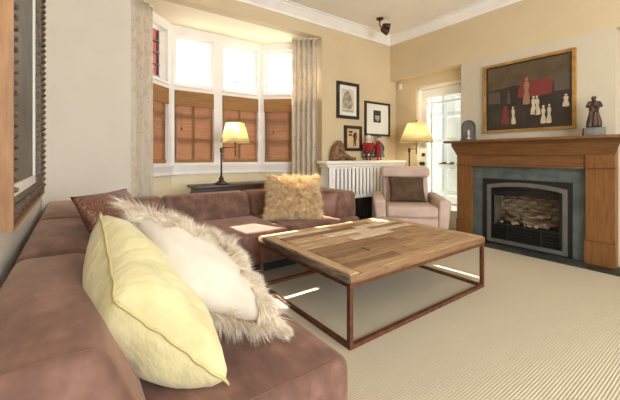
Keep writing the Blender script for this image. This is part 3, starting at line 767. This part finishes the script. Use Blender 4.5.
def doll(label, loc, kind):
    d = thing('doll', label, 'doll', loc, math.radians(-25), 'dolls on the radiator cover')
    for s in (-1, 1):
        blob('shoe', [((s*.028, -.012, .014), (.02, .034, .014)), ([(s*.026, 0, .02), (s*.024, 0, .05)], [.013, .013])], 'red_shoe', d, .005, 2)
    if kind == 0:
        lathe('skirt', [(.075, .045), (.08, .05), (.074, .13), (.07, .15)], 'dark_cloth', d, seg=16)
        for k in range(6):
            a_ = k*PI/3+.2; box('patch', -.012, .012, -.003, .003, -.014, .014, 'porcelain', d).matrix_local = Matrix.Translation((.081*math.cos(a_), .081*math.sin(a_), .085)) @ Matrix.Rotation(a_+PI/2, 4, 'Z')
        lathe('dress', [(.074, .14), (.078, .15), (.07, .21), (.056, .26), (.034, .285)], 'red_cloth', d, seg=16)
        for s in (-1, 1): tube('arm', [(s*.045, 0, .27), (s*.085, -.005, .22), (s*.08, -.02, .165)], [.022, .02, .016], 'red_cloth', d)
        blob('head', [((0, -.002, .325), (.036, .038, .044)), ((0, -.04, .322), (.007, .008, .008)), ([(0,0,.27), (0,0,.30)], [.018, .018])], 'porcelain', d, .005, 2)
        lathe('bonnet', [(.042, .335), (.043, .35), (.034, .374), (.012, .388)], 'white_plastic', d, seg=14)
        lathe('collar', [(.05, .268), (.046, .28), (.03, .288)], 'white_plastic', d, seg=14)
    else:
        lathe('robe', [(.070, .045), (.088, .055), (.07, .15), (.045, .24), (.026, .295)], 'grey_cloth', d, seg=18)
        lathe('coat', [(.040, .05), (.045, .10), (.044, .16), (.034, .24), (.02, .30)], 'red_cloth', d, (-.03, -.04, 0), 14)
        for s in (-1, 1): tube('arm', [(s*.03, 0, .27), (s*.066, -.01, .2), (s*.055, -.04, .15)], [.018, .018, .014], 'dark_cloth', d)
        blob('head', [((0, -.004, .335), (.033, .035, .04)), ((0, -.04, .332), (.007, .008, .008)), ([(0,0,.28), (0,0,.31)], [.015, .015])], 'porcelain', d, .005, 2)
        lathe('hat', [(.037, .352), (.036, .362), (.024, .38), (.006, .388)], 'grey_cloth', d, seg=14)
    return d
doll('doll in a red dress over a dark patterned skirt on radiator cover', (3.625, 3.49, 1.013), 0)
doll('doll in a pointed grey and red cloak and red shoes', (3.86, 3.49, 1.013), 1)

# ------------------------------------------------------------------ console table and lamps
ct = thing('console_table', 'dark wood console table behind the sofa in the bay', 'console table', (1.66, 3.775, 0))
box('tabletop', -.60, .60, -.16, .16, .715, .745, 'dark_wood', ct, .005)
box('apron', -.56, .56, -.13, .13, .64, .715, 'dark_wood', ct)
for sx in (-1, 1):
    for sy in (-1, 1): box('leg', sx*.545-.02, sx*.545+.02, sy*.125-.02, sy*.125+.02, 0, .66, 'dark_wood', ct)

def bulb_light(parent, loc, e, col=(1, .83, .56)):
    d = bpy.data.lights.new('bulb_light', 'POINT'); d.energy = e; d.color = col; d.shadow_soft_size = .045
    o = bpy.data.objects.new('bulb_light', d); C.objects.link(o); o.parent = parent; o.location = loc
def shade(parent, c, r0, r1, z0, z1):
    bm = bmesh.new(); seg = 36
    bm_lathe(bm, [(r0, z0), (r1, z1)], seg, c, False)
    o = obj('lamp_shade', bm, 'linen_shade', parent, True); s = o.modifiers.new('thick', 'SOLIDIFY'); s.thickness = .003
    bm = bmesh.new(); bm_tube(bm, [(c[0]+r0*math.cos(a*2*PI/seg), c[1]+r0*math.sin(a*2*PI/seg), c[2]+z0) for a in range(seg+1)], .004, 6); obj('shade_trim', bm, 'yellow_piping', o, True)
    bm = bmesh.new(); bm_tube(bm, [(c[0]+r1*math.cos(a*2*PI/seg), c[1]+r1*math.sin(a*2*PI/seg), c[2]+z1) for a in range(seg+1)], .003, 6); obj('shade_trim', bm, 'yellow_piping', o, True)

tl = thing('table_lamp', 'bronze swing-arm table lamp with cream shade on the console', 'lamp', (1.405, 3.735, .746))
ux, uy = .81, -.586       # swing direction, along the picture's horizontal
lathe('base', [(.02, 0), (.09, 0), (.09, .012), (.06, .02), (.05, .03), (.028, .045), (.03, .07), (.018, .085), (.012, .11)], 'bronze_metal', tl)
tube('pole', [(0,0,.1), (0,0,.42)], .010, 'bronze_metal', tl)
lathe('joint', [(.008, .37), (.018, .385), (.018, .42), (.008, .435)], 'bronze_metal', tl)
tube('swing_arm', [(0,0,.425), (.03*ux,.03*uy,.435), (.16*ux,.16*uy,.435)], .006, 'bronze_metal', tl)
cx, cy = .165*ux, .165*uy
tube('socket_stem', [(cx,cy,.33), (cx,cy,.54)], .006, 'bronze_metal', tl)
shade(tl, (cx, cy, 0), .168, .107, .495, .725)
bm = bmesh.new(); bm_ball(bm, (cx, cy, .58), (.03, .03, .042)); obj('bulb', bm, 'bulb_glow', tl, True)
bulb_light(tl, (cx, cy, .62), 8)

fl = thing('floor_lamp', 'bronze swing-arm floor lamp with lit cream shade behind the armchair', 'lamp', (4.06, 3.075, 0))
lathe('base', [(.02, 0), (.13, 0), (.13, .015), (.10, .025), (.02, .04), (.012, .07)], 'bronze_metal', fl)
tube('pole', [(0,0,.04), (0,0,1.19)], .011, 'bronze_metal', fl)
lathe('joint', [(.008, 1.12), (.02, 1.14), (.02, 1.19), (.008, 1.21)], 'bronze_metal', fl)
cx, cy = .105*ux, .105*uy
tube('swing_arm', [(0,0,1.185), (cx,cy,1.185)], .007, 'bronze_metal', fl)
tube('socket_stem', [(cx,cy,1.11), (cx,cy,1.32)], .007, 'bronze_metal', fl)
tube('finial', [(cx,cy,1.57), (cx,cy,1.62)], [.004, .009], 'bronze_metal', fl)
shade(fl, (cx, cy, 0), .245, .125, 1.29, 1.575)
bm = bmesh.new(); bm_ball(bm, (cx, cy, 1.38), (.03, .03, .042)); obj('bulb', bm, 'bulb_glow', fl, True)
bulb_light(fl, (cx, cy, 1.44), 10)

# ------------------------------------------------------------------ coffee table
TX0, TX1, TY0, TY1, TZ = 1.235, 2.735, 1.33, 2.425, .42
tb = thing('coffee_table', 'reclaimed plank coffee table on a rusty square steel frame', 'coffee table', ((TX0+TX1)/2, (TY0+TY1)/2, 0))
W2, D2 = (TX1-TX0)/2, (TY1-TY0)/2
rs = random.Random(11)
def plank(x0, x1, y0, y1, along='X', mat='reclaimed_plank', dz=None):
    g = .0045; dz = rs.uniform(-.004, .002) if dz is None else dz
    cx, cy = (x0+x1)/2, (y0+y1)/2; hx, hy = (x1-x0)/2-g, (y1-y0)/2-g
    L, B_ = (hx, hy) if along == 'X' else (hy, hx)
    bm = bmesh.new(); bm_box(bm, -L, L, -B_, B_, -.024, .024); bevel(bm, .004, 1)
    for v_ in bm.verts: v_.co.z += rs.uniform(-.001, .001); v_.co.y += rs.uniform(-.0008, .0008)
    o = obj('plank', bm, mat, tb); o.location = (cx, cy, TZ-.024+dz)
    if along == 'Y': o.rotation_euler = (0, 0, PI/2)
    return o
bw = .085
for s in (-1, 1):
    xs = sorted((s*W2, s*(W2-bw))); plank(xs[0], xs[1], -D2, D2, 'Y', dz=0)
    ys = sorted((s*D2, s*(D2-bw))); plank(-W2+bw, W2-bw, ys[0], ys[1], 'X', dz=0)
rows = 10; rh = (2*D2-2*bw)/rows
for r in range(rows):
    y0 = -D2+bw+r*rh; xa, xb = -W2+bw, W2-bw
    cuts = [xa]+sorted([xa+(xb-xa)*q for q in ((.36, .72), (.5,), (.27, .64), (.58,), (.42, .8))[r % 5]])+[xb]
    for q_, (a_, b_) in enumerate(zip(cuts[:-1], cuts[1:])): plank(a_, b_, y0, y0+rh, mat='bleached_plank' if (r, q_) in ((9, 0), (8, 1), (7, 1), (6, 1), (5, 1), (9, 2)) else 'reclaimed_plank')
e = box('weathered_edge', -W2-.008, -W2, -D2, D2, TZ-.05, TZ-.006, 'weathered_edge', tb, .002, 1)
e = box('weathered_edge', -W2, W2, -D2-.006, -D2, TZ-.05, TZ-.006, 'reclaimed_plank', tb, .002, 1)
box('underboard', -W2+.01, W2-.01, -D2+.01, D2-.01, TZ-.05, TZ-.03, 'dark_wood', tb)
t_ = .026
for s in (-1, 1):
    box('top_rail', -W2, W2, s*D2-(t_ if s > 0 else 0), s*D2+(0 if s > 0 else t_), .345, TZ-.052, 'rusty_steel', tb)
    box('top_rail', s*W2-(t_ if s > 0 else 0), s*W2+(0 if s > 0 else t_), -D2+t_, D2-t_, .345, TZ-.052, 'rusty_steel', tb)
    box('bottom_rail', -W2+t_, W2-t_, s*D2-(t_ if s > 0 else 0), s*D2+(0 if s > 0 else t_), 0.001, .024, 'rusty_steel', tb)
    box('bottom_rail', s*W2-(t_ if s > 0 else 0), s*W2+(0 if s > 0 else t_), -D2+t_, D2-t_, 0.001, .024, 'rusty_steel', tb)
    for q in (-1, 1):
        xs = sorted((s*W2, s*(W2-t_))); ys = sorted((q*D2, q*(D2-t_)))
        box('leg', xs[0], xs[1], ys[0], ys[1], .0005, .346, 'rusty_steel', tb)

# ------------------------------------------------------------------ sectional sofa
sf = thing('sectional_sofa', 'low brown suede corner sofa with wedge backs along two walls', 'sofa', (0, 0, 0))
ZSEAT, ZBK = .43, .69
def soft(o, n=2):
    m = o.modifiers.new('sub', 'SUBSURF'); m.levels = m.render_levels = 1; return o
def soft_box(name, x0, x1, y0, y1, z0, z1, r, par=sf, mat='suede', crown=.012, seg=4):
    """upholstered block: gridded, rounded edges, slightly crowned top"""
    bm = bmesh.new(); bm_box(bm, x0, x1, y0, y1, z0, z1)
    bmesh.ops.recalc_face_normals(bm, faces=bm.faces[:])
    bevel(bm, r, seg)
    return obj(name, bm, mat, par, True)
# seats
soft_box('seat', -.19, .735, .775, 1.66, .05, ZSEAT, .045)
soft_box('seat', -.19, .735, 1.662, 2.515, .05, ZSEAT, .045)
soft_box('seat', -.19, .735, 2.517, 3.58, .14, ZSEAT, .045)
soft_box('seat', .737, 1.60, 2.515, 3.58, .14, ZSEAT, .045)
soft_box('seat', 1.602, 2.50, 2.515, 3.58, .14, ZSEAT, .045)
bm = bmesh.new(); bm_box(bm, -.15, 2.42, 2.72, 3.5, 0.001, .15); obj('plinth', bm, 'black_metal', sf)
bm = bmesh.new(); bm_box(bm, -.15, .64, .85, 2.6, 0.001, .06); obj('plinth', bm, 'black_metal', sf)
# wedge backs: thick foot, narrower crest
def back_left(y0, y1):
    pts = [(-.20, ZSEAT-.02), (.165, ZSEAT-.02), (.045, ZBK), (-.19, ZBK+.005)]
    b = prism('backrest', pts, y0, y1, 'suede', sf, 'Y', .045, 4); return b
for y0, y1 in ((.775, 1.648), (1.652, 2.578), (2.582, 3.58)): back_left(y0, y1)
def back_rear(x0, x1):
    pts = [(3.58, ZSEAT-.02), (3.245, ZSEAT-.02), (3.345, ZBK-.01), (3.57, ZBK-.005)]
    return prism('backrest', pts, x0, x1, 'suede', sf, 'X', .045, 4)
for x0, x1 in ((.10, .698), (.702, 1.573), (1.577, 2.20)): back_rear(x0, x1)
prism('backrest', [(2.50, ZSEAT-.02), (2.20, ZSEAT-.02), (2.255, ZBK+.01), (2.49, ZBK+.01)], 2.575, 3.58, 'suede', sf, 'Y', .045, 4)
# top-stitched seams on the nearest seat and back
tube('seam', [(.675, .80, ZSEAT-.004), (.3, .80, ZSEAT-.004), (.18, .80, ZSEAT-.004)], .0018, 'seam_thread', sf, 6)
tube('seam', [(-.17, .80, ZBK), (.03, .80, ZBK-.004)], .0018, 'seam_thread', sf, 6)

# ------------------------------------------------------------------ cushions and fur
def pillow(name, label, corners, thick, mat, n=26, pinch=.10, group=None, seed=1, mat_back=None, wrinkle=.004, rear=1.0, ex=2.6, po=.55):
    """corners: near-left-bottom order BL, BR, TR, TL seen from the face; thing origin at centre"""
    BL, BR, TR, TL = [Vector(c) for c in corners]; ctr = (BL+BR+TR+TL)/4
    nrm = ((BR-BL)+(TR-TL)).cross((TL-BL)+(TR-BR)).normalized()
    th = thing(name, label, 'cushion', ctr, 0, group)
    def pos(u, v, side):
        # edges bow inwards between the corners
        p = BL*(1-u)*(1-v)+BR*u*(1-v)+TR*u*v+TL*(1-u)*v - ctr
        a, b = u*2-1, v*2-1
        p *= 1-pinch*((1-b*b)*a*a*.6+(1-a*a)*b*b*.6)*.5
        prof = max(0, (1-abs(a)**ex))**po*max(0, (1-abs(b)**ex))**po
        w = noise.noise(Vector((u*4+seed*7, v*4, side*3)))*wrinkle*prof*2
        edge = (1-prof)*noise.noise(Vector((u*9, v*9, seed)))*wrinkle
        return p+nrm*(side*(prof*thick/2*(1 if side > 0 else rear)+w)+edge)
    bm = bmesh.new(); F = [[None]*(n+1) for _ in range(n+1)]; R = [[None]*(n+1) for _ in range(n+1)]
    for i in range(n+1):
        for j in range(n+1):
            F[i][j] = bm.verts.new(pos(i/n, j/n, 1))
            R[i][j] = F[i][j] if i in (0, n) or j in (0, n) else bm.verts.new(pos(i/n, j/n, -1))
    for i in range(n):
        for j in range(n):
            bm.faces.new((F[i][j], F[i+1][j], F[i+1][j+1], F[i][j+1]))
    k0 = len(bm.faces)
    for i in range(n):
        for j in range(n):
            q = [R[i][j], R[i][j+1], R[i+1][j+1], R[i+1][j]]
            if len(set(q)) == 4: bm.faces.new(q)
    me_mat = mat
    o = obj('cover', bm, me_mat, th, True)
    if mat_back:
        o.data.materials.append(M[mat_back])
        for p in o.data.polygons[k0:]: p.material_index = 1
    rim = [pos(t/n, 0, 0) for t in range(n)]+[pos(1, t/n, 0) for t in range(n)]+[pos(1-t/n, 1, 0) for t in range(n)]+[pos(0, 1-t/n, 0) for t in range(n+1)]
    return th, pos, nrm, rim

def fur(parent, pos, nrm, side, count, length, width, mat, seed, region=lambda u, v: True, out_edge=.6, droop=.5, name='fur', cs=18, ca=1.1):
    rnd = random.Random(seed); V = []; Fc = []
    made = 0; tries = 0
    while made < count and tries < count*4:
        tries += 1
        u, v = rnd.random(), rnd.random()
        if rnd.random() < .25:
            if rnd.random() < .5: u = rnd.choice((rnd.random()*.04, 1-rnd.random()*.04))
            else: v = rnd.choice((rnd.random()*.04, 1-rnd.random()*.04))
        if not region(u, v): continue
        e = .01
        p = pos(u, v, side)
        du = pos(min(u+e, 1), v, side)-pos(max(u-e, 0), v, side); dv = pos(u, min(v+e, 1), side)-pos(u, max(v-e, 0), side)
        nn = du.cross(dv)
        if nn.length < 1e-9: nn = nrm.copy()
        nn.normalize(); nn *= side
        if nn.dot(nrm)*side < -.2: nn = nrm*side
        a, b = u*2-1, v*2-1
        outw = (du.normalized()*a*abs(a)+dv.normalized()*b*abs(b)) if du.length > 1e-6 and dv.length > 1e-6 else Vector()
        cl = Vector((noise.noise(p*cs+Vector((seed, 0, 0))), noise.noise(p*cs+Vector((0, seed, 9))), noise.noise(p*cs+Vector((5, 0, seed)))))
        d = (nn*.55+outw*out_edge+cl*ca+Vector([rnd.uniform(-.28, .28) for _ in range(3)])).normalized()
        L = length*rnd.uniform(.6, 1.15)
        s = d.cross(Vector((rnd.uniform(-1,1), rnd.uniform(-1,1), rnd.uniform(-1,1))))
        if s.length < 1e-4: continue
        s.normalize(); g = Vector((0, 0, -droop)); i0 = len(V); wob = cl.cross(nn)*.35
        q = p.copy(); dd = d.copy()
        for k in range(4):
            if k < 3:
                ww = width*(1-.25*k); V.append(q-s*ww); V.append(q+s*ww)
                dd = (dd+g*.33+wob*(.6-k*.4)).normalized(); q = q+dd*(L/3)
            else: V.append(q.copy())
        Fc += [(i0, i0+1, i0+3, i0+2), (i0+2, i0+3, i0+5, i0+4), (i0+4, i0+5, i0+6)]
        made += 1
    me = bpy.data.meshes.new(name); me.from_pydata([tuple(x) for x in V], [], Fc); me.materials.append(M[mat])
    o = bpy.data.objects.new(name, me); C.objects.link(o); o.parent = parent; o['kind'] = 'stuff'
    return o

# yellow cushion on the near back
th, pos, nrm, rim = pillow('yellow_cushion', 'pale yellow suede cushion with piped edge leaning on the near sofa back', 
    [(.085, .97, .705), (.345, .865, .445), (.27, 1.19, .60), (.07, 1.33, .885)], .175, 'yellow_suede', seed=2, wrinkle=.009, rear=1.8, ex=3.4, po=.5)
tube('piping', rim, .0045, 'yellow_piping', th, 6)
# white cushion with long fur front
th, pos, nrm, rim = pillow('fur_trimmed_cushion', 'white cotton cushion edged with long cream fur beside yellow cushion',
    [(.23, 1.08, .63), (.615, 1.0, .455), (.50, 1.265, .70), (.155, 1.36, .90)], .15, 'cream_cotton', seed=4, wrinkle=.007)
fur(th, pos, nrm, -1, 14000, .08, .0008, 'fur_cream', 5, out_edge=1.0, droop=.45)
fur(th, pos, nrm, 1, 14000, .05, .0008, 'fur_cream', 8, region=lambda u, v: v > .76+.07*noise.noise(Vector((u*9,0,3))) or u > .74+.06*noise.noise(Vector((v*9,5,3))), out_edge=1.0, droop=.45)
# brown shimmering cushion
th, pos, nrm, rim = pillow('brown_cushion', 'shimmering brown woven cushion behind the yellow and fur cushions',
    [(.17, 1.80, .47), (.47, 2.05, .47), (.25, 2.24, .885), (-.02, 1.97, .88)], .13, 'brown_weave', seed=6)
# shaggy cushion on the far seat
th, pos, nrm, rim = pillow('shaggy_cushion', 'tan shaggy fur cushion standing on the far sofa seat', 
    [(1.59, 2.95, .455), (2.06, 2.64, .455), (2.17, 2.85, .84), (1.71, 3.15, .84)], .20, 'fur_tan', seed=9, pinch=.45)
fur(th, pos, nrm, 1, 15000, .085, .0011, 'fur_tan', 12, out_edge=.7, droop=.4, cs=22, ca=1.1)
fur(th, pos, nrm, -1, 5000, .075, .0010, 'fur_tan', 13, out_edge=.7, droop=.35, cs=13, ca=.8)

# ------------------------------------------------------------------ armchair
ac = thing('armchair', 'pinkish beige upholstered armchair with flared arms by the fireplace', 'armchair', (3.32, 2.47, 0), math.radians(-44))
def ab(nm, x0, x1, y0, y1, z0, z1, r, par=None): return soft_box(nm, x0, x1, y0, y1, z0, z1, r, par or ac, 'armchair_fabric')
ab('base', -.31, .31, .02, .70, .03, .335, .02)
ab('seat_cushion', -.305, .305, -.015, .56, .325, .465, .04)
ab('footrest_panel', -.30, .30, -.005, .03, .10, .315, .015)
def lean(nm, pts, x0, x1, bev): return prism(nm, pts, x0, x1, 'armchair_fabric', ac, 'X', bev, 4)
lean('backrest', [(.50, .40), (.58, .76), (.64, .84), (.82, .84), (.78, .10), (.60, .10)], -.30, .30, .03)
lean('headrest', [(.525, .785), (.55, .925), (.76, .935), (.74, .785)], -.325, .325, .04)
for s in (-1, 1):
    bm = bmesh.new()
    f0 = [(s*.295, .04), (s*.405, .04), (s*.465, .535), (s*.315, .545)]
    f1 = [(s*.295, .04), (s*.40, .04), (s*.445, .57), (s*.31, .58)]
    A = [bm.verts.new((x, 0, z)) for x, z in f0]; B = [bm.verts.new((x, .70, z)) for x, z in f1]
    bm.faces.new(A); bm.faces.new(B[::-1])
    for i in range(4): bm.faces.new((A[i], B[i], B[(i+1) % 4], A[(i+1) % 4]))
    bmesh.ops.recalc_face_normals(bm, faces=bm.faces[:]); bevel(bm, .035, 4)
    obj('arm', bm, 'armchair_fabric', ac, True)
for sx in (-1, 1):
    for y in (.08, .62): lathe('foot', [(.02, 0), (.026, .045)], 'dark_wood', ac, (sx*.27, y, 0), 12)

rot = Matrix.Translation((3.32, 2.47, 0)) @ Matrix.Rotation(math.radians(-44), 4, 'Z')
cc = [rot @ Vector(q) for q in ((-.225, .37, .475), (.235, .37, .47), (.225, .50, .785), (-.235, .50, .80))]
pillow('velvet_cushion', 'dark brown velvet cushion propped on the armchair seat', cc, .13, 'brown_velvet', seed=14, pinch=.16)
